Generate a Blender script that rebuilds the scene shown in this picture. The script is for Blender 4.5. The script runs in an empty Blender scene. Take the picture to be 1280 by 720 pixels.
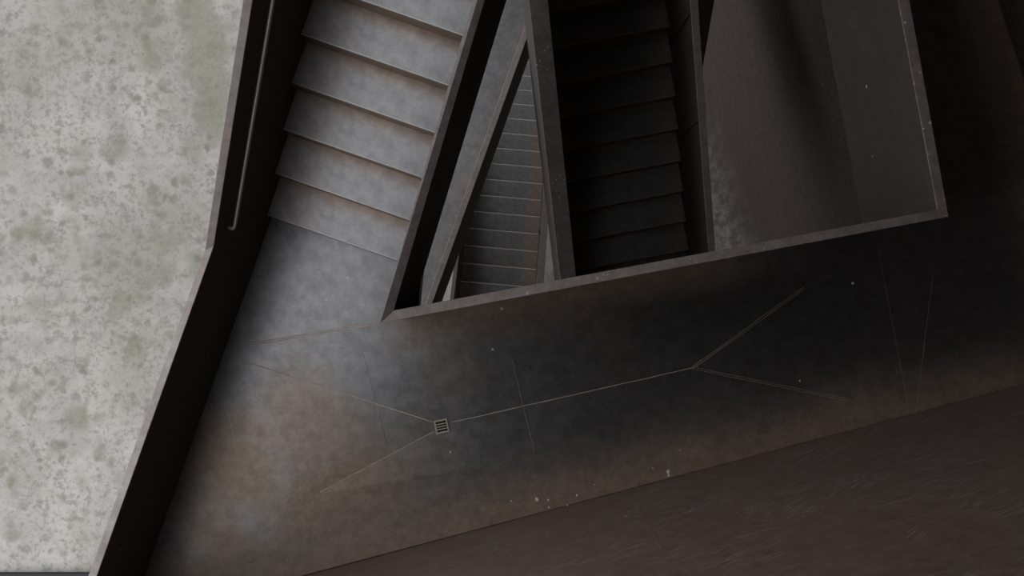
import bpy, bmesh, math, random
from mathutils import Vector, Matrix
from mathutils.geometry import delaunay_2d_cdt
random.seed(7)
scene = bpy.context.scene
COL = scene.collection
F = 1280.0            # focal length in pixels of a 1280 px wide frame
ZC = 18.4             # camera height above the ground

# ---------------------------------------------------------------- camera, light, exposure
cam_d = bpy.data.cameras.new('camera'); cam = bpy.data.objects.new('camera', cam_d); COL.objects.link(cam)
cam.location = (0, 0, ZC); cam.rotation_euler = (0, 0, 0)
cam_d.sensor_width = 36; cam_d.lens = 36 * F / 1280; cam_d.clip_end = 500
scene.camera = cam
W = bpy.data.worlds.new('overcast_sky'); scene.world = W; W.use_nodes = True
wn = W.node_tree.nodes; wl = W.node_tree.links; wn.clear()
wo = wn.new('ShaderNodeOutputWorld'); wb = wn.new('ShaderNodeBackground')
wt = wn.new('ShaderNodeTexCoord'); ws = wn.new('ShaderNodeSeparateXYZ'); wr = wn.new('ShaderNodeValToRGB')
wl.new(wt.outputs['Generated'], ws.inputs[0]); wl.new(ws.outputs['Z'], wr.inputs[0])
wr.color_ramp.elements[0].position = 0.0; wr.color_ramp.elements[0].color = (.62, .64, .66, 1)
wr.color_ramp.elements[1].position = 0.7; wr.color_ramp.elements[1].color = (.95, .97, 1.0, 1)
wl.new(wr.outputs[0], wb.inputs['Color']); wb.inputs['Strength'].default_value = 2.0
wl.new(wb.outputs[0], wo.inputs[0])
vs = scene.view_settings
vs.view_transform = 'Standard'; vs.look = 'None'; vs.gamma = 1; vs.use_curve_mapping = False
vs.exposure = 0.0

# ---------------------------------------------------------------- helpers
def pt(px, py, d):
    return Vector(((px - 640) / F * d, (360 - py) / F * d))
def Z(d): return ZC - d

def obj(name, bm, mat, parent=None, smooth=False, bevel=0.0, loc=None):
    bmesh.ops.recalc_face_normals(bm, faces=bm.faces)
    me = bpy.data.meshes.new(name); bm.to_mesh(me); bm.free()
    me.materials.append(mat)
    o = bpy.data.objects.new(name, me); COL.objects.link(o)
    if smooth:
        for p in me.polygons: p.use_smooth = True
    if bevel:
        m = o.modifiers.new('bevel', 'BEVEL'); m.width = bevel; m.segments = 2; m.limit_method = 'ANGLE'; m.angle_limit = math.radians(40)
    if parent is not None: o.parent = parent
    if loc is not None: o.location = loc
    return o
def thing(name, label, cat, loc=(0, 0, 0), rz=0, group=None):
    o = bpy.data.objects.new(name, None); COL.objects.link(o)
    o.location = loc; o.rotation_euler = (0, 0, rz); o.empty_display_size = .2
    o['label'] = label; o['category'] = cat
    if group: o['group'] = group
    return o
def tag(o, label, cat, group=None):
    o['label'] = label; o['category'] = cat
    if group: o['group'] = group
    return o
def struct(o, label=None):
    o['kind'] = 'structure'
    if label: o['label'] = label
    return o
def prism(bm, bot, top):
    """closed solid from two equal rings of 3-D points"""
    a = [bm.verts.new(p) for p in bot]; b = [bm.verts.new(p) for p in top]
    n = len(a)
    bm.faces.new(a[::-1]); bm.faces.new(b)
    for i in range(n):
        j = (i + 1) % n
        bm.faces.new((a[i], a[j], b[j], b[i]))
def box(bm, x0, x1, y0, y1, z0, z1):
    prism(bm, [(x0, y0, z0), (x1, y0, z0), (x1, y1, z0), (x0, y1, z0)],
              [(x0, y0, z1), (x1, y0, z1), (x1, y1, z1), (x0, y1, z1)])
def tube(bm, pts, r, seg=12):
    rings = []
    n = len(pts)
    for i, p in enumerate(pts):
        p = Vector(p)
        d = (Vector(pts[min(i + 1, n - 1)]) - Vector(pts[max(i - 1, 0)])).normalized()
        up = Vector((0, 0, 1)) if abs(d.z) < .9 else Vector((1, 0, 0))
        a = d.cross(up).normalized(); b = d.cross(a).normalized()
        rings.append([bm.verts.new(p + a * r * math.cos(t) + b * r * math.sin(t)) for t in [2 * math.pi * k / seg for k in range(seg)]])
    for i in range(n - 1):
        for k in range(seg):
            l = (k + 1) % seg
            bm.faces.new((rings[i][k], rings[i][l], rings[i + 1][l], rings[i + 1][k]))
    bm.faces.new(rings[0][::-1]); bm.faces.new(rings[-1])

# ---------------------------------------------------------------- materials
class Mat:
    def __init__(s, name):
        s.m = bpy.data.materials.new(name); s.m.use_nodes = True
        s.t = s.m.node_tree; s.n = s.t.nodes; s.l = s.t.links
        s.b = s.n['Principled BSDF']; s.tc = s.n.new('ShaderNodeTexCoord')
    def val(s, v):
        x = s.n.new('ShaderNodeValue'); x.outputs[0].default_value = v; return x.outputs[0]
    def put(s, sock, v):
        if isinstance(v, (int, float)): sock.default_value = v
        elif isinstance(v, (tuple, list)): sock.default_value = v if len(v) == 4 or sock.type == 'VECTOR' else (*v, 1)
        else: s.l.new(v, sock)
    def math(s, op, a, b=0.0, c=0.0, clamp=False):
        x = s.n.new('ShaderNodeMath'); x.operation = op; x.use_clamp = clamp
        s.put(x.inputs[0], a); s.put(x.inputs[1], b); s.put(x.inputs[2], c); return x.outputs[0]
    def dot(s, vec, v):
        x = s.n.new('ShaderNodeVectorMath'); x.operation = 'DOT_PRODUCT'
        s.l.new(vec, x.inputs[0]); x.inputs[1].default_value = v; return x.outputs['Value']
    def step(s, v, a, b):           # smooth ramp: 0 at a, 1 at b
        x = s.n.new('ShaderNodeMapRange'); x.interpolation_type = 'SMOOTHSTEP'
        s.put(x.inputs[0], v); x.inputs[1].default_value = a; x.inputs[2].default_value = b
        return x.outputs[0]
    def noise(s, scale, detail=4, rough=.55, vec=None, stretch=None, dist=0):
        x = s.n.new('ShaderNodeTexNoise'); x.inputs['Scale'].default_value = scale
        x.inputs['Detail'].default_value = detail; x.inputs['Roughness'].default_value = rough
        x.inputs['Distortion'].default_value = dist
        v = vec or s.tc.outputs['Object']
        if stretch:
            mp = s.n.new('ShaderNodeMapping'); mp.inputs['Scale'].default_value = stretch[:3]
            if len(stretch) > 3: mp.inputs['Rotation'].default_value = (0, 0, stretch[3])
            s.l.new(v, mp.inputs[0]); v = mp.outputs[0]
        s.l.new(v, x.inputs['Vector']); return x.outputs['Fac']
    def vor(s, scale, vec=None, rand=1.0):
        x = s.n.new('ShaderNodeTexVoronoi'); x.inputs['Scale'].default_value = scale
        x.inputs['Randomness'].default_value = rand
        s.l.new(vec or s.tc.outputs['Object'], x.inputs['Vector'])
        sp = s.n.new('ShaderNodeSeparateColor'); s.l.new(x.outputs['Color'], sp.inputs[0])
        return x.outputs['Distance'], sp.outputs[0], sp.outputs[1]
    def mix(s, f, a, b):
        x = s.n.new('ShaderNodeMix'); x.data_type = 'RGBA'
        s.put(x.inputs[0], f); s.put(x.inputs[6], a); s.put(x.inputs[7], b); return x.outputs[2]
    def mixf(s, f, a, b):
        x = s.n.new('ShaderNodeMix'); x.data_type = 'FLOAT'
        s.put(x.inputs[0], f); s.put(x.inputs[2], a); s.put(x.inputs[3], b); return x.outputs[0]
    def bump(s, h, strength=.2, dist=.002):
        x = s.n.new('ShaderNodeBump'); x.inputs['Strength'].default_value = strength; x.inputs['Distance'].default_value = dist
        s.l.new(h, x.inputs['Height']); s.l.new(x.outputs[0], s.b.inputs['Normal'])
    def out(s, col, rough, metal=0.0):
        s.put(s.b.inputs['Base Color'], col); s.put(s.b.inputs['Roughness'], rough); s.put(s.b.inputs['Metallic'], metal)
        return s.m
    def specks(s, scale=18, size=.10, keep=.06):
        """small pale droplets, in a few cells only"""
        d, r1, r2 = s.vor(scale)
        near = s.math('LESS_THAN', d, s.math('MULTIPLY', r2, size))
        some = s.math('LESS_THAN', r1, keep)
        patch = s.step(s.noise(1.6, 2), .44, .62)
        return s.math('MULTIPLY', s.math('MULTIPLY', near, some), patch)

STEEL = (.215, .212, .215)      # worn, blackened plate
RUST = (.20, .142, .105)
DROP = (.42, .41, .39)

def plate(name, rust_mask=None, steel=STEEL, rust=RUST, rough=.42, rrough=.68, smetal=.85, specks=True, keep=.05, spscale=16, spsize=.16, rmetal=.25, bumps=.15, rvar=.14, scratch=None, nosing=0):
    m = Mat(name)
    if callable(rmetal): rmetal = rmetal(m)
    cloud = m.noise(2.2, 6, .62)
    fine = m.noise(28, 5, .7)
    mask = rust_mask(m) if rust_mask else m.step(cloud, .42, .75)
    mask = m.math('ADD', mask, m.math('MULTIPLY', m.math('SUBTRACT', fine, .5), .35), clamp=True)
    col = m.mix(mask, m.mix(cloud, tuple(c * .82 for c in steel), tuple(c * 1.15 for c in steel)), m.mix(fine, tuple(c * .65 for c in rust), tuple(c * 1.35 for c in rust)))
    mot = m.noise(11, 9, .78); scf = m.noise(5, 6, .7, stretch=(1, 3.5, 3.5, .8))
    k = m.math('ADD', m.math('MULTIPLY', m.step(mot, .30, .70), .42), m.math('MULTIPLY', m.step(scf, .35, .7), .10))
    k = m.math('ADD', k, .74)
    vm = m.n.new('ShaderNodeVectorMath'); vm.operation = 'SCALE'; m.l.new(col, vm.inputs[0]); m.l.new(k, vm.inputs[3]); col = vm.outputs[0]
    rg = m.mixf(mask, m.mixf(fine, rough - .06, rough + .08), rrough)
    rg = m.math('ADD', rg, m.math('MULTIPLY', m.math('SUBTRACT', mot, .5), rvar))
    rg = m.math('MAXIMUM', rg, .22)
    me = m.mixf(mask, smetal, rmetal)
    if scratch:
        col = m.mix(scratch(m), col, (.34, .30, .28))
    if nosing:
        y = m.dot(m.tc.outputs['Object'], (0, 1, 0)); z = m.dot(m.tc.outputs['Object'], (0, 0, 1))
        w = m.math('MULTIPLY', m.step(y, nosing, nosing * .4), m.step(z, -.008, -.003))
        col = m.mix(m.math('MULTIPLY', w, .8), col, (.36, .34, .32)); me = m.mixf(w, me, .5)
    if specks:
        sp = m.specks(spscale, spsize, keep)
        col = m.mix(sp, col, DROP); me = m.math('MULTIPLY', me, m.math('SUBTRACT', 1.0, sp))
    m.bump(m.noise(60, 3, .6), bumps, .002)
    return m.out(col, rg, me)

# plan directions
U = Vector((.33, .944)).normalized(); WU = Vector((U.y, -U.x))            # left flight
N = Vector((-.187, .98)).normalized(); WN = Vector((N.y, -N.x))           # right flight / well
M = Vector((.085, .9964)).normalized(); WM = Vector((M.y, -M.x))          # deep flight
D1, C1 = 7.1, 6.0       # landing and parapet top, as distances below the camera
D2 = 10.0
Nl = lambda s, w: N * s + WN * w
wN = .558; NTOP = .045 + .27 * 18
SLOPE = .17 / .28

# well parapet plan
so0, so1 = pt(475, 404, C1), pt(1186, 271, C1)
si0, si1 = pt(492, 388, C1), pt(1172, 262, C1)
# south wall and outer parapet
swa, swb = pt(380, 720, D1), pt(1280, 480, D1)
swd = (swb - swa).normalized(); swn = Vector((swd.y, -swd.x))             # points south
if swn.y > 0: swn = -swn
opi = pt(267, 308, C1); opo = pt(256, 312, C1)
opi2, opo2 = pt(121, 720, C1), pt(110, 720, C1)
ewa, ewb = pt(1247, 0, D1), pt(1280, 100, D1)
ewd = (ewa - ewb).normalized()
def isect(p, d, q, e):
    c = d.x * e.y - d.y * e.x; r = q - p
    return p + d * ((r.x * e.y - r.y * e.x) / c)
c_sw = isect(opi, (opi2 - opi), swa, swd)            # outer parapet / south wall
c_se = isect(ewb, ewd, swa, swd)                     # south wall / right wall

def line_mask(m, lines, noise_amp=.22):
    """1 near the given plan lines (point, unit normal, reach); rust dust gathers along plate edges"""
    P = m.tc.outputs['Object']; nz = m.noise(1.7, 5, .6)
    tot = None
    for (p, nrm, reach) in lines:
        d = m.math('ABSOLUTE', m.math('SUBTRACT', m.dot(P, (nrm.x, nrm.y, 0)), p.dot(nrm)))
        d = m.math('ADD', d, m.math('MULTIPLY', m.math('SUBTRACT', nz, .5), noise_amp * 2))
        k = m.step(d, reach, 0.02)
        tot = k if tot is None else m.math('MAXIMUM', tot, k)
    return tot
opn = Vector(((opi2 - opi).y, -(opi2 - opi).x)).normalized()
ewn = Vector((ewd.y, -ewd.x))
def edge_dust(m):
    return m.mixf(line_mask(m, [(swa, swn, .62), (ewb, ewn, .75), (so0, Vector(((so1 - so0).y, -(so1 - so0).x)).normalized(), .3)], .15), .72, .0)
def floor_mask(m):
    P = m.tc.outputs['Object']; X = m.dot(P, (1, 0, 0))
    a = line_mask(m, [(swa, swn, .58), (ewb, ewn, .6)], .12)
    sn = Vector(((so1 - so0).y, -(so1 - so0).x)).normalized()
    b = m.math('MULTIPLY', m.math('MULTIPLY', line_mask(m, [(so0, sn, .42)], .15), m.step(X, 2.4, 1.0)), m.step(X, -1.0, -.6))
    # rust blobs; the two leftmost put the outer parapet's shade into the colour
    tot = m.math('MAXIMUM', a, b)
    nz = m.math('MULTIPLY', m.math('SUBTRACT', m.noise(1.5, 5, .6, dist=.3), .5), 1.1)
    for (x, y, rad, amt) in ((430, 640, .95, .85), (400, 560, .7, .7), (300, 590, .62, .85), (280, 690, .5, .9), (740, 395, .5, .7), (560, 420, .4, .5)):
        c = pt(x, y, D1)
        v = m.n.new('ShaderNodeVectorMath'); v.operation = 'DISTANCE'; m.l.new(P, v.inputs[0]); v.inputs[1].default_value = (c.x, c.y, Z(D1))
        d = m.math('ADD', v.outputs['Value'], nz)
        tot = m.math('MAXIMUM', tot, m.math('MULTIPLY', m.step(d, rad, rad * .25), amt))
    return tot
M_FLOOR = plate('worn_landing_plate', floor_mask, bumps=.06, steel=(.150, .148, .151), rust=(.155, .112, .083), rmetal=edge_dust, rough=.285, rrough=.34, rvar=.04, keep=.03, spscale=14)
def step_mask(m):
    P = m.tc.outputs['Object']
    y = m.dot(P, (0, 1, 0)); x = m.dot(P, (1, 0, 0)); z = m.dot(P, (0, 0, 1))
    nz = m.math('MULTIPLY', m.math('SUBTRACT', m.noise(6, 4), .5), .08)
    back = m.math('MULTIPLY', m.step(m.math('ADD', y, nz), .15, .28), .8)
    end = m.math('MULTIPLY', m.step(m.math('ADD', x, nz), .42, .25), .2)
    end2 = m.math('MULTIPLY', m.step(m.math('ADD', x, nz), .98, 1.08), .5)
    ris = m.step(z, -.006, -.02)
    return m.math('MAXIMUM', m.math('MAXIMUM', back, end), m.math('MAXIMUM', ris, end2))
M_STEP = plate('worn_step_plate', step_mask, steel=(.18, .178, .181), rmetal=.6, rrough=.34, rvar=.05, specks=False, rough=.31, nosing=.010)
def dark_mask(m):
    P = m.tc.outputs['Object']; x = m.dot(P, (1, 0, 0)); z = m.dot(P, (0, 0, 1)); y = m.dot(P, (0, 1, 0))
    nz = m.math('MULTIPLY', m.math('SUBTRACT', m.noise(6, 4), .5), .1)
    return m.math('MAXIMUM', m.math('MAXIMUM', m.step(m.math('ADD', x, nz), .92, 1.1), m.step(m.math('ADD', x, nz), .3, .1)), m.math('MAXIMUM', m.step(z, -.006, -.02), m.math('MULTIPLY', m.step(y, .2, .28), .6)))
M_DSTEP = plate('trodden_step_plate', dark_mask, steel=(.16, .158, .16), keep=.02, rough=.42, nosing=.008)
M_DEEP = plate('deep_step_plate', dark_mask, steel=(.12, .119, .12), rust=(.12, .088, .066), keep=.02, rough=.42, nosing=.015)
M_PANEL = plate('rusted_parapet_plate', lambda m: m.step(m.noise(1.4, 5, .6), -.1, .45), steel=(.13, .125, .125), rust=(.064, .050, .044), keep=.09, spscale=12)
M_CAP = plate('parapet_cap_plate', lambda m: m.step(m.noise(3, 5, .6), .3, .65), steel=(.29, .265, .255), rust=(.27, .23, .215), smetal=.4, rough=.5, keep=.05, spscale=30, spsize=.3)
M_CAPS = plate('spattered_cap_plate', lambda m: m.step(m.noise(3, 5, .6), .2, .55), steel=(.24, .215, .205), rust=(.185, .15, .135), smetal=.5, rough=.5, keep=.42, spscale=34, spsize=.34)
def wall_scratch(m):
    # short slanting scuffs, in patches
    P = m.tc.outputs['Object']; tot = None
    for ang, f1, f2, th, off in ((.75, 5, 90, .575, 0), (.35, 4, 70, .60, 7.3), (-.1, 3, 60, .60, 3.1)):
        a = Vector((swd.x * math.cos(ang), swd.y * math.cos(ang), -math.sin(ang))); b = Vector((swd.x * math.sin(ang), swd.y * math.sin(ang), math.cos(ang)))
        cx = m.n.new('ShaderNodeCombineXYZ')
        m.l.new(m.math('MULTIPLY', m.dot(P, tuple(a)), f1), cx.inputs[0]); m.l.new(m.math('MULTIPLY', m.dot(P, tuple(b)), f2), cx.inputs[1]); cx.inputs[2].default_value = off
        k = m.step(m.noise(1.0, 3, .55, vec=cx.outputs[0]), th, th + .05)
        cz = m.n.new('ShaderNodeCombineXYZ'); m.l.new(m.dot(P, tuple(a)), cz.inputs[0]); m.l.new(m.dot(P, tuple(b)), cz.inputs[1]); cz.inputs[2].default_value = off * 2
        p = m.step(m.noise(1.6, 2, .5, vec=cz.outputs[0]), .52, .62)
        k = m.math('MULTIPLY', k, p); tot = k if tot is None else m.math('MAXIMUM', tot, k)
    return m.math('MULTIPLY', tot, .6)
M_WALL = plate('scuffed_wall_plate', lambda m: m.step(m.noise(1.1, 5, .6), -.1, .42), rust=(.165, .116, .098), rough=.5, rrough=.6, keep=.10, spscale=10, scratch=wall_scratch)
def streak_falloff(m):
    # pale streak stains; the wall's light fading upwards is put into the colour
    z = m.dot(m.tc.outputs['Object'], (0, 0, 1))
    n = m.noise(3.0, 7, .7, stretch=(2.4, 2.4, .5))
    low = m.step(m.math('ADD', z, m.math('MULTIPLY', m.math('SUBTRACT', m.noise(.9, 4), .5), -2.5)), 3.2, -.3)
    return m.math('MULTIPLY', low, m.math('MULTIPLY_ADD', m.step(n, .40, .62), .55, .22))
M_SHAFT = plate('streaked_shaft_plate', lambda m: m.step(m.noise(1.3, 5, .6), -.2, .4), steel=(.075, .07, .066), rust=(.068, .055, .047), smetal=.1, rmetal=0, rough=.85, rrough=.9, keep=.02, scratch=streak_falloff)
M_SHAFT.node_tree.nodes['Principled BSDF'].inputs['Specular IOR Level'].default_value = .12
M_WELD = Mat('weld_bead').out((.42, .37, .31), .5, .7)
M_RAIL = Mat('brushed_rail_steel').out((.30, .30, .30), .45, .8)
M_DARK = Mat('drain_pit_dark').out((.004, .004, .004), .9, 0)
M_FRAME = Mat('drain_frame_steel').out((.30, .27, .21), .6, .1)
M_CEIL = Mat('dark_underside').out((.025, .023, .022), .7, .1)
M_KERB = Mat('tarred_kerb').out((.008, .008, .008), .8, 0)
M_SPLASH = Mat('dried_splash').out((.46, .46, .44), .8, 0)

def ground_mat():
    m = Mat('lichen_sand')
    P = m.tc.outputs['Object']
    big = m.noise(.35, 5, .6); mid = m.noise(1.3, 6, .65); fine = m.noise(9, 5, .7); grit = m.noise(38, 3, .7)
    wob = m.n.new('ShaderNodeVectorMath'); wob.operation = 'ADD'
    nn = m.n.new('ShaderNodeTexNoise'); nn.inputs['Scale'].default_value = 3; nn.inputs['Detail'].default_value = 4
    m.l.new(P, nn.inputs['Vector']); sc = m.n.new('ShaderNodeVectorMath'); sc.operation = 'SCALE'; sc.inputs[3].default_value = .28
    m.l.new(nn.outputs['Color'], sc.inputs[0]); m.l.new(P, wob.inputs[0]); m.l.new(sc.outputs[0], wob.inputs[1])
    V = wob.outputs[0]
    K = .55
    c3 = lambda a, b, c: (a * K, b * K, c * K)
    col = m.mix(m.step(mid, .35, .65), c3(.45, .43, .40), c3(.60, .575, .535))
    bl = m.step(m.math('ADD', m.math('MULTIPLY', big, .6), m.math('MULTIPLY', mid, .4)), .46, .60)
    bare = m.step(m.noise(.8, 3, .5), .62, .5)
    # thick growth in a strip beside the tower
    a, b = pt(243, 0, ZC), pt(280, 160, ZC); e = (b - a).normalized(); nn2 = Vector((-e.y, e.x))
    P2 = P
    w = m.math('ABSOLUTE', m.math('SUBTRACT', m.dot(P2, (nn2.x, nn2.y, 0)), a.dot(nn2)))
    t = m.dot(P2, (e.x, e.y, 0))
    strip = m.math('MULTIPLY', m.step(m.math('ADD', w, m.math('MULTIPLY', m.math('SUBTRACT', mid, .5), .6)), .5, .2), m.step(t, b.dot(e) + .5, b.dot(e) - .1))
    bl = m.math('MAXIMUM', m.math('MULTIPLY', bl, m.step(w, .1, .8)), strip)
    col = m.mix(m.math('MULTIPLY', bl, .6), col, c3(.30, .29, .22))
    f1 = m.step(m.math('ADD', m.math('MULTIPLY', fine, .5), m.math('MULTIPLY', m.noise(4, 8, .75), .5)), .47, .60)
    col = m.mix(m.math('MULTIPLY', f1, m.mixf(bare, .35, .75)), col, c3(.24, .235, .205))
    for sc_, size, keep, c, amt in ((1.4, .50, .6, (.27, .262, .19), .75), (2.6, .48, .6, (.245, .242, .175), .8), (4.5, .52, .65, (.225, .222, .17), .85), (9, .44, .6, (.22, .217, .18), .6), (20, .42, .55, (.23, .225, .195), .5)):
        d, r1, r2 = m.vor(sc_, V)
        d = m.math('ADD', d, m.math('MULTIPLY', m.math('SUBTRACT', fine, .5), .5))
        blob = m.step(d, size, size * .3)
        on = m.math('LESS_THAN', r1, m.math('MULTIPLY', m.math('MULTIPLY_ADD', bl, .6, .55), keep))
        f = m.math('MULTIPLY', m.math('MULTIPLY', blob, on), m.math('MULTIPLY_ADD', r2, amt * .75, amt * .2))
        col = m.mix(f, col, c3(*c))
    col = m.mix(m.math('MULTIPLY', strip, m.mixf(m.step(m.noise(2.5, 5, .7), .4, .6), .35, .8)), col, m.mix(m.step(fine, .4, .6), c3(.27, .265, .20), c3(.36, .35, .28)))
    col = m.mix(m.math('MULTIPLY', m.step(grit, .5, .75), .35), col, c3(.58, .56, .52))
    # the growth thins to bare sand in one strip beside a thick band
    x = m.dot(P, (1, 0, 0)); y = m.dot(P, (0, 1, 0))
    m.bump(fine, .4, .03)
    return m.out(col, .95, 0)
M_GROUND = ground_mat()

# ---------------------------------------------------------------- ground
bm = bmesh.new()
prism(bm, [(-60, -60, -.4), (60, -60, -.4), (60, 60, -.4), (-60, 60, -.4)], [(-60, -60, 0), (60, -60, 0), (60, 60, 0), (-60, 60, 0)])
struct(obj('ground', bm, M_GROUND), 'pale sandy ground mottled with green lichen below the stair tower')

# ---------------------------------------------------------------- walls and ceiling
TOP = Z(-1.2)
def wall(name, p, q, outn, z0, z1, mat, th=.12, z0b=None):
    """steel sheet wall; p-q is its inner foot line, outn points away from the room"""
    bm = bmesh.new(); p2 = p + outn * th; q2 = q + outn * th
    z0b = z0 if z0b is None else z0b
    prism(bm, [(*p, z0), (*q, z0b), (*q2, z0b), (*p2, z0)], [(*p, z1), (*q, z1), (*q2, z1), (*p2, z1)])
    return struct(obj(name, bm, mat))
wall('wall_south', c_sw - swd * .1, c_se + swd * .12, swn, 0, TOP, M_WALL)
def slab(name, poly, zt, zb, mat, parent=None):
    bm = bmesh.new(); prism(bm, [(*p, zb) for p in poly], [(*p, zt) for p in poly])
    return obj(name, bm, mat, parent)
slab_fn = slab
ew_top = ewb + ewd * 6.0
ewo = ewn if ewn.x > 0 else -ewn
wall('wall_east', c_se, ew_top, ewo, 0, TOP, M_SHAFT)
nw0 = Nl(NTOP + 1.4, -2.2); nw1 = isect(nw0, WN, ewb, ewd)
ceil_e = Vector((-1.5, -.3))
struct(slab_fn('sky_blocker_1', [ceil_e - U * 1.7, ceil_e + U * 7.0, ceil_e + U * 7.0 + WU * .09, ceil_e - U * 1.7 + WU * .09], TOP, Z(1.3), M_WALL), 'unseen plate added overhead to block sky light from the right side')  # plate added above the view to keep slanting sky light off the right
wall('shade_wall_north', nw0, nw1, N, Z(10.5), TOP, M_WALL)  # unseen wall added on the north to darken the right side

ceil_l0 = Vector((-1.5, -.3)) - U * 2.2; ceil_l1 = Vector((-1.5, -.3)) + U * 7.0
struct(slab('ceiling', [ceil_l0, isect(ceil_l0, swd, c_se, swn) + swn * .1, c_se + swn * .1 + swd * .1, ew_top + ewo * .1, ceil_l1], TOP + .25, TOP, M_CEIL))

# ---------------------------------------------------------------- main landing (floor) with folded falls to the drain
first = -.083                                    # U-coordinate of the first riser of the left flight
wl0 = opi.dot(WU); wl1 = so0.dot(WU)             # flight side lines
def uw(s, w): return U * s + WU * w
drain = pt(552, 533, D1); V1 = pt(866, 460, D1)
poly = [uw(first, wl0 - .04), c_sw + Vector((-.03, 0)), c_se, nw1, Nl(NTOP + 1.4, wN - .1),
        Nl(NTOP, wN - .1), Nl(NTOP, si1.dot(WN) + .03), si1 + Vector((.03, -.03)),
        si0 + Vector((.04, -.03)), uw(first, wl1 + .03)]
inner = [drain, V1]
fold_ends = [pt(290, 448, D1), pt(395, 618, D1), pt(1040, 332, D1), pt(1075, 503, D1)]
pts2 = poly + inner + fold_ends
np_ = len(poly); iD = np_; iV = np_ + 1; fe = np_ + 2
edges = [(iD, iV), (iD, fe), (iD, fe + 1), (iV, fe + 2), (iV, fe + 3)]
vs_, es_, fs_, ov, oe, of = delaunay_2d_cdt(pts2, edges, [list(range(np_))], 1, 1e-5)
bm = bmesh.new()
low = {0: 0}
def zfall(p):
    if (p - drain).length < 1e-3: return -.010
    if (p - V1).length < 1e-3: return -.006
    return 0
tv = [bm.verts.new((p.x, p.y, Z(D1) + zfall(p))) for p in vs_]
for f in fs_: bm.faces.new([tv[i] for i in f])
bnd = [e for e in bm.edges if len(e.link_faces) == 1]
ret = bmesh.ops.extrude_edge_only(bm, edges=bnd)
nv = [g for g in ret['geom'] if isinstance(g, bmesh.types.BMVert)]
for v in nv: v.co.z = Z(D1) - .18
bmesh.ops.holes_fill(bm, edges=[e for e in bm.edges if len(e.link_faces) == 1], sides=0)
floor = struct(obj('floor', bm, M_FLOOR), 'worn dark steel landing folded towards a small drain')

def bead(bm, a, b, w=.006, h=.004, off=0.0, wob=0.0015):
    d = (b - a).normalized(); nrm = Vector((-d.y, d.x)); L = (b - a).length; n = max(2, int(L / .05))
    def zz(p):
        # height on the folded plate, read from the nearest fold line
        for (q0, q1) in FOLDS:
            e = q1 - q0; t = (p - q0).dot(e) / e.length_squared
            if -.01 <= t <= 1.01 and (p - q0 - e * t).length < .03:
                return Z(D1) + zfall(q0) * (1 - t) + zfall(q1) * t
        return Z(D1)
    prev = None
    for i in range(n + 1):
        p = a + d * (L * i / n) + nrm * (off + random.uniform(-wob, wob)); z = zz(p); k = w * random.uniform(.8, 1.2)
        r = [bm.verts.new((*(p + nrm * k), z - .001)), bm.verts.new((*(p + nrm * k * .4), z + h)), bm.verts.new((*(p - nrm * k * .4), z + h)), bm.verts.new((*(p - nrm * k), z - .001))]
        if prev:
            for j in range(3): bm.faces.new((prev[j], prev[j + 1], r[j + 1], r[j]))
        prev = r
FOLDS = [(drain, V1)] + [(drain, fold_ends[0]), (drain, fold_ends[1]), (V1, fold_ends[2]), (V1, fold_ends[3])]
def seam(a, b, double=False, w=.003, h=.002):
    bm = bmesh.new()
    if double:
        bead(bm, a, b, w, h, .007); bead(bm, a, b, w, h, -.007)
    else: bead(bm, a, b, w, h)
    return obj('weld_seam', bm, M_WELD, floor)
seam(pt(565, 528, D1), V1, w=.0045); seam(V1, pt(1005, 360, D1), True); seam(V1, pt(1060, 500, D1), True, w=.002, h=.0012)
seam(pt(541, 528, D1), pt(310, 453, D1), w=.0045); seam(pt(541, 540, D1), pt(400, 615, D1))
seam(pt(312, 431, D1), pt(470, 404, D1), True, w=.005)
for a, b in (((447, 415), (492, 590)), ((640, 450), (668, 565)), ((285, 515), (302, 595)), ((1098, 312), (1136, 512)), ((1166, 345), (1145, 514))):
    seam(pt(*a, D1), pt(*b, D1), w=.0012, h=.0004)

# drain grate
gd = thing('floor_drain', 'small square floor drain grate with four slots set in the landing', 'drain', (drain.x, drain.y, Z(D1) - .009), math.radians(12))
bm = bmesh.new(); h = .047
for x0, x1, y0, y1 in ((-h, h, -h, -h + .011), (-h, h, h - .011, h), (-h, -h + .011, -h + .011, h - .011), (h - .011, h, -h + .011, h - .011)):
    box(bm, x0, x1, y0, y1, -.01, .012)
obj('frame', bm, M_FRAME, gd, bevel=.001)
for k in range(3):
    bm = bmesh.new(); y = -.018 + k * .018; box(bm, -.034, .034, y - .0035, y + .0035, -.006, .011); obj('bar', bm, M_FRAME, gd)
bm = bmesh.new(); box(bm, -.036, .036, -.036, .036, -.012, .0035); obj('pit', bm, M_DARK, gd)

# dried splashes on the landing and on the wall foot
bm = bmesh.new()
for (x, y, r) in ((671, 624, 2.4), (685, 625, 1.6), (686, 634, 1.4), (721, 619, 1.8), (709, 632, 1.3), (835, 590, 2.6), (836, 594, 2.0), (616, 437, 1.8), (639, 626, 1), (816, 585, 1), (1066, 354, 2.0), (850, 563, 1), (1000, 476, 1), (563, 565, 1.2), (743, 606, .8)):
    c = pt(x, y, D1); n = 9
    vv = []
    for k in range(n):
        a = 2 * math.pi * k / n; rr = r / F * D1 * random.uniform(.7, 1.2)
        vv.append((c.x + rr * math.cos(a), c.y + rr * 1.2 * math.sin(a)))
    prism(bm, [(*p, Z(D1) - .01) for p in vv], [(*(Vector(p) * .8 + c * .2), Z(D1) + .0025) for p in vv])
sp = obj('dried_splashes', bm, M_SPLASH, floor); sp['kind'] = 'stuff'

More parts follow.
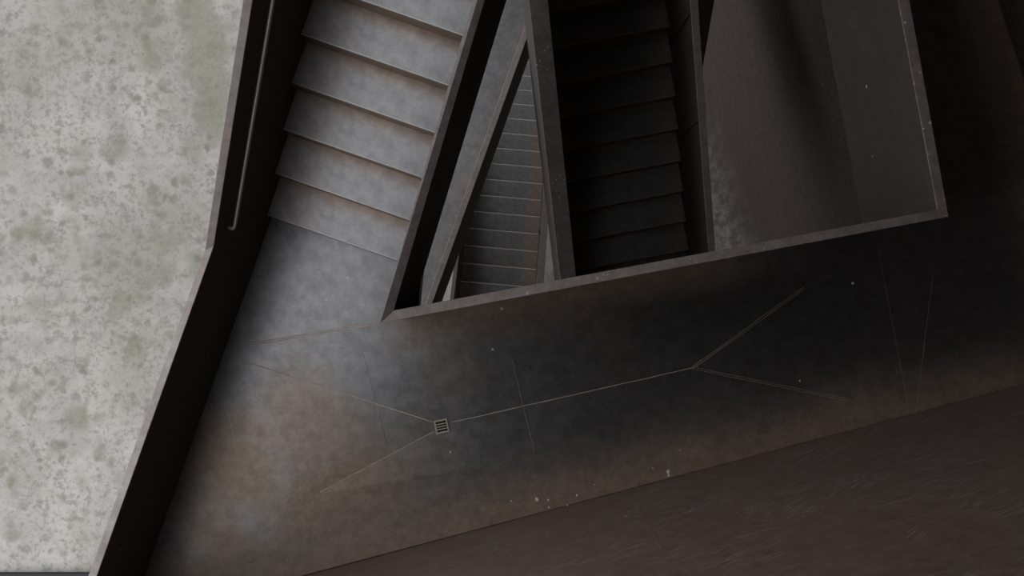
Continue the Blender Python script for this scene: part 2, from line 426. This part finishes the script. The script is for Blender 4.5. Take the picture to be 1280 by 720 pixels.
# ---------------------------------------------------------------- parapets
def seg(par, o0, i0, o1, i1, zt0, zt1, zb0, zb1, cap=M_CAP, pan=M_PANEL, over=.005, ct=.014):
    """one straight run: plate panel and its cap. o*, i* are the cap's outer/inner corners in plan"""
    def shr(o, i): 
        c = (o + i) / 2; k = max(.2, 1 - 2 * over / (o - i).length); return c + (o - c) * k, c + (i - c) * k
    a0, b0 = shr(o0, i0); a1, b1 = shr(o1, i1)
    bm = bmesh.new()
    prism(bm, [(*a0, zb0), (*b0, zb0), (*b1, zb1), (*a1, zb1)], [(*a0, zt0 - ct), (*b0, zt0 - ct), (*b1, zt1 - ct), (*a1, zt1 - ct)])
    obj('panel', bm, pan, par)
    bm = bmesh.new()
    prism(bm, [(*o0, zt0 - ct), (*i0, zt0 - ct), (*i1, zt1 - ct), (*o1, zt1 - ct)], [(*o0, zt0), (*i0, zt0), (*i1, zt1), (*o1, zt1)])
    obj('cap', bm, cap, par, bevel=.003)

# level run beside the landing, left edge
t = thing('landing_parapet', 'outer steel parapet with pale cap at the left edge of the landing, above the sand', 'parapet')
dirn = (opi2 - opi)
seg(t, opo, opi, c_sw + (opo2 - opi2), c_sw, Z(C1), Z(C1), Z(D1) - .2, Z(D1) - .2)
# rising run beside the left flight, outer
t = thing('stair_parapet', 'outer steel parapet climbing along the far left side of the broad stair', 'parapet')
L = 4.6
def rise(s): return max(0, (s)) * SLOPE
o1 = opo + U * L; i1 = opi + U * L
seg(t, opo, opi, o1, i1, Z(C1), Z(C1) + L * SLOPE, Z(D1) - .2, Z(D1) - .2 + L * SLOPE)
# well side of left flight
t = thing('stair_parapet', 'steel parapet between the broad left stair and the open well', 'parapet')
o0 = so0; i0 = si0; ss = .09
tp = pt(591, 0, 5.02); tpi = pt(605, 0, 5.02)
du = (tp - o0).normalized(); k = (L) / (tp - o0).length
o1 = o0 + du * L; i1 = i0 + (tpi - i0).normalized() * (L - .08)
sl = (C1 - 5.02) / (tp - o0).length
seg(t, o0, i0, o1, i1, Z(C1), Z(C1) + L * sl, Z(C1) - 1.22, Z(C1) - 1.22 + L * sl)
# south side of the well
t = thing('landing_parapet', 'long spattered parapet between the landing floor and the open well', 'parapet')
seg(t, so0, si0, so1, si1, Z(C1), Z(C1), Z(7.3), Z(7.3), cap=M_CAPS)
# east side of the well
t = thing('landing_parapet', 'parapet at the right end of the well, its scuffed face towards the stairs', 'parapet')
oe1 = so1 + (pt(1137, 0, C1) - so1).normalized() * 4.3; ie1 = si1 + (pt(1123, 0, C1) - si1).normalized() * 4.2
seg(t, so1, si1, oe1, ie1, Z(C1), Z(C1), Z(7.3), Z(7.3), cap=M_CAPS)
# ---------------------------------------------------------------- flights
def flight(label, cat, origin, d, width, n, mat, T=.28, R=.17, group=None):
    """d: plan unit vector of ascent; origin: left end of the first nosing at the lower floor level"""
    rz = math.atan2(-d.x, d.y)
    t = thing('staircase', label, cat, origin, rz, group)
    bm = bmesh.new(); w = width; th = .010
    # origin of the step mesh at its nosing's left end, on the tread's upper side
    prof = [(0, 0), (T + .006, 0), (T + .006, -th), (.010, -th), (.006, -R), (-.004, -R)]
    prism(bm, [(0, y, z) for y, z in prof], [(w, y, z) for y, z in prof])
    proto = None
    for i in range(n):
        if proto is None:
            proto = obj('step', bm, mat, t, bevel=.004); o = proto
        else:
            o = proto.copy(); COL.objects.link(o); o.parent = t
        o.location = (0, i * T, (i + 1) * R)
    bm = bmesh.new(); a = -.06; b = n * T; s = R / T
    prism(bm, [(0, 0, -.12), (0, b, b * s - .12), (0, b, b * s - .16), (0, 0, -.16)], [(w, 0, -.12), (w, b, b * s - .12), (w, b, b * s - .16), (w, 0, -.16)])
    obj('soffit', bm, M_PANEL, t)
    return t
p = uw(first, wl0 - .0)
flight('broad grey steel stair climbing from the landing along the left edge', 'staircase', (p.x, p.y, Z(D1)), U, (wl1 - wl0) + .03, 16, M_STEP)
DR0 = 9.83
p = Nl(.045, wN - .01)
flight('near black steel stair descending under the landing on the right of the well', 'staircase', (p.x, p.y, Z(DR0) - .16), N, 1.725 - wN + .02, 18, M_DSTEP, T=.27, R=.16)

# parapets of the right flight
def capz(s, base, s0): return Z(base) + (s - s0) * SLOPE
t = thing('stair_parapet', 'brown capped parapet between the deep narrow stair and the near black stair', 'parapet')
a0, a1 = -.35, NTOP
a, b = pt(720, 345, 8.72), pt(685, 0, 7.55); dd = (b - a).normalized(); sl = (8.72 - 7.55) / (b - a).length
li = lambda s: a + dd * s
ai, bi = pt(700, 347, 8.72), pt(661, 0, 7.55); d2 = (bi - ai).normalized()
seg(t, ai - d2 * .4, a - dd * .4, ai + d2 * 4.4, a + dd * 4.4, Z(8.72) - .4 * sl, Z(8.72) + 4.4 * sl, Z(8.72) - .4 * sl - 1.25, Z(8.72) + 4.4 * sl - 1.25, cap=M_CAPS)
t = thing('stair_parapet', 'thin dark parapet on the right side of the near black stair', 'parapet')
b0, b1 = Nl(-.35, 1.73), Nl(NTOP, 1.73); c0, c1 = Nl(-.35, 1.79), Nl(NTOP, 1.79)
zt = lambda s: Z(DR0 - 1.0) + (s - .045) * .16 / .27
seg(t, b0, c0, b1, c1, zt(-.35), zt(NTOP), zt(-.35) - 1.2, zt(NTOP) - 1.2)
for k in range(8):            # upright stiffeners welded to the inner face, at every third step
    s = .045 + .28 * (3 * k + .5) * .9 + .12
    if s > NTOP: break
    bm = bmesh.new(); q = Nl(s, 1.735); r = Nl(s, 1.715); e = N * .006
    prism(bm, [(*(q - e), zt(s) - 1.0), (*(q + e), zt(s) - 1.0), (*(r + e), zt(s) - 1.0), (*(r - e), zt(s) - 1.0)],
              [(*(q - e), zt(s) - .03), (*(q + e), zt(s) - .03), (*(r + e), zt(s) - .03), (*(r - e), zt(s) - .03)])
    obj('stiffener', bm, M_PANEL, t)

# lower walkway under the left flight, with its parapet
lw_a, lw_b = pt(532, 380, 8.8), pt(662, 16, 8.8); ld = (lw_b - lw_a).normalized(); lp = Vector((ld.y, -ld.x))
q0 = lw_a - ld * 1.3; q1 = lw_b + ld * 2.6
t = thing('walkway', 'lower steel walkway seen as a grey band beneath the left stair', 'walkway')
def walk_mask(m):
    P = m.tc.outputs['Object']
    d = m.math('SUBTRACT', lw_a.dot(lp), m.dot(P, (lp.x, lp.y, 0)))
    return m.math('MULTIPLY', m.step(m.math('ADD', d, m.math('MULTIPLY', m.math('SUBTRACT', m.noise(3, 4), .5), .2)), .22, .0), .8)
M_WALK = plate('worn_walkway_plate', walk_mask, specks=False)
o = slab('deck', [q0 + lp * .04, q1 + lp * .04, q1 - lp * 1.2, q0 - lp * 1.2], Z(D2), Z(D2) - .1, M_WALK, t)
t = thing('walkway_parapet', 'narrow capped parapet along the right edge of the lower grey walkway', 'parapet')
seg(t, q0, q0 + lp * .052, q1, q1 + lp * .052, Z(8.8), Z(8.8), Z(D2) - .1, Z(D2) - .1)

# lower landing under the main one
lowpoly = [Nl(.045, wN - .2), Nl(.045, 1.9), Nl(.0, 3.2), c_se - swn * .02 - swd * .5, c_sw - swn * .02 + swd * .7, q0 - lp * 1.2, q0 + lp * .1]
bm = bmesh.new(); q = pt(785, 612, D1); e = swd * .004; f = -swn * .002
prism(bm, [(*(q - e), Z(D1)), (*(q + e), Z(D1)), (*(q + e + f), Z(D1)), (*(q - e + f), Z(D1))], [(*(q - e), TOP), (*(q + e), TOP), (*(q + e + f), TOP), (*(q - e + f), TOP)])
obj('weld_seam', bm, M_WALL, bpy.data.objects['wall_south'])
swi = swa - swn * .01
lowpoly = [Nl(-.03, .3), Nl(-.03, .56), Nl(.05, .56), Nl(.05, 1.85), isect(Nl(.05, 1.85), swn, swi, swd), isect(q0 - lp * .4, swn, swi, swd), q0 - lp * .4, Nl(-.4, -.5)]
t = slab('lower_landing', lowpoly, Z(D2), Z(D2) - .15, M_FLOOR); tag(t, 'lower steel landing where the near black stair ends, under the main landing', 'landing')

# deep flight
DM = 15.6; wm0, wm1 = -.80, .35
p = M * 4.52 + WM * wm1
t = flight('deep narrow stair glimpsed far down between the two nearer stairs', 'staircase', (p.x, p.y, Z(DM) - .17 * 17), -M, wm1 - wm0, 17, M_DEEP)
t.location.z = max(.0, t.location.z)
def mseg(lab, w0, w1, h):
    t = thing('stair_parapet', lab, 'parapet')
    s0, s1 = -.5, 4.4
    z = lambda s: Z(DM - h) - s * SLOPE
    seg(t, M * s0 + WM * w0, M * s0 + WM * w1, M * s1 + WM * w0, M * s1 + WM * w1, z(s0), z(s1), max(0.02, z(s0) - 1.35), max(0.02, z(s1) - 1.35), cap=M_PANEL)
    return t, z
mseg('dark parapet on the left side of the deep narrow stair, beside a sliver of sand', -.855, -.80, 1.1)
t, z = mseg('thin brown parapet on the right side of the deep narrow stair', .345, .445, 1.1)
for s in (.85, 1.9):
    bm = bmesh.new(); c = M * s + WM * .345; e = M * .035; f = WM * .02
    prism(bm, [(*(c - e - f), z(s) - .12), (*(c + e - f), z(s) - .12), (*(c + e + f), z(s) - .12), (*(c - e + f), z(s) - .12)],
              [(*(c - e - f), z(s) - .02), (*(c + e - f), z(s) - .02), (*(c + e + f), z(s) - .02), (*(c - e + f), z(s) - .02)])
    obj('bracket', bm, M_DARK, t)
deep = [M * 0.0 + WM * -.82, M * 0.0 + WM * .42, M * -1.6 + WM * 1.2, M * -1.6 + WM * -1.1]
deep[2] = isect(deep[1], M, swi, swd); deep[3] = isect(deep[0], M, swi, swd)
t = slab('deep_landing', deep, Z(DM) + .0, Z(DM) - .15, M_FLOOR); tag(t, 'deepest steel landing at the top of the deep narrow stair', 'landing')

# dark parapet deeper on the right of the near black stair
r0, r1 = pt(877, 92, 11), pt(893, 0, 11); rd = (r1 - r0).normalized(); rp = Vector((rd.y, -rd.x))
t = thing('stair_parapet', 'dark lower parapet wedge between the near black stair and the brown shaft wall', 'parapet')
seg(t, r0 - rd * 1.0, r0 - rd * 1.0 - rp * .3, r1 + rd * .5, r1 + rd * .5 - rp * .3, Z(11), Z(11), Z(12.1), Z(12.1), cap=M_PANEL)

# ---------------------------------------------------------------- handrail on the outer parapet
t = thing('handrail', 'slim grey steel handrail fixed to the dark outer wall of the left stair', 'handrail')
hb = pt(291, 286, 6.13); hd = U; r = .0125
wall_w = wl0
sp_ = hb.dot(U); w_ = wall_w + .045
ptz = lambda s: Z(6.13) + (s - sp_) * SLOPE
pts3 = []
def P3(s, w, z): q = uw(s, w); return (q.x, q.y, z)
pts3 += [P3(sp_ - .0, wall_w - .005, ptz(sp_) - .0), P3(sp_, wall_w + .025, ptz(sp_)), P3(sp_ + .004, w_ - .006, ptz(sp_) + .002), P3(sp_ + .02, w_, ptz(sp_ + .02))]
for s in (.3, 1, 2, 3, 4.2): pts3.append(P3(sp_ + s, w_, ptz(sp_ + s)))
bm = bmesh.new(); tube(bm, pts3, r, 14); obj('rail', bm, M_RAIL, t, smooth=True)
for s in (.35, 1.35, 2.6, 3.9):
    bm = bmesh.new(); tube(bm, [P3(sp_ + s, wall_w - .005, ptz(sp_ + s) - .05), P3(sp_ + s, w_ - .006, ptz(sp_ + s) - .05), P3(sp_ + s, w_, ptz(sp_ + s))], .006, 8)
    obj('bracket', bm, M_RAIL, t, smooth=True)

# ---------------------------------------------------------------- kerb on the ground
bm = bmesh.new(); y = -355 / F * ZC
box(bm, -14, -5.6, y - .5, y, -.1, .12)
tag(obj('kerb', bm, M_KERB), 'dark steel kerb lying on the sand at the lower left corner', 'kerb')
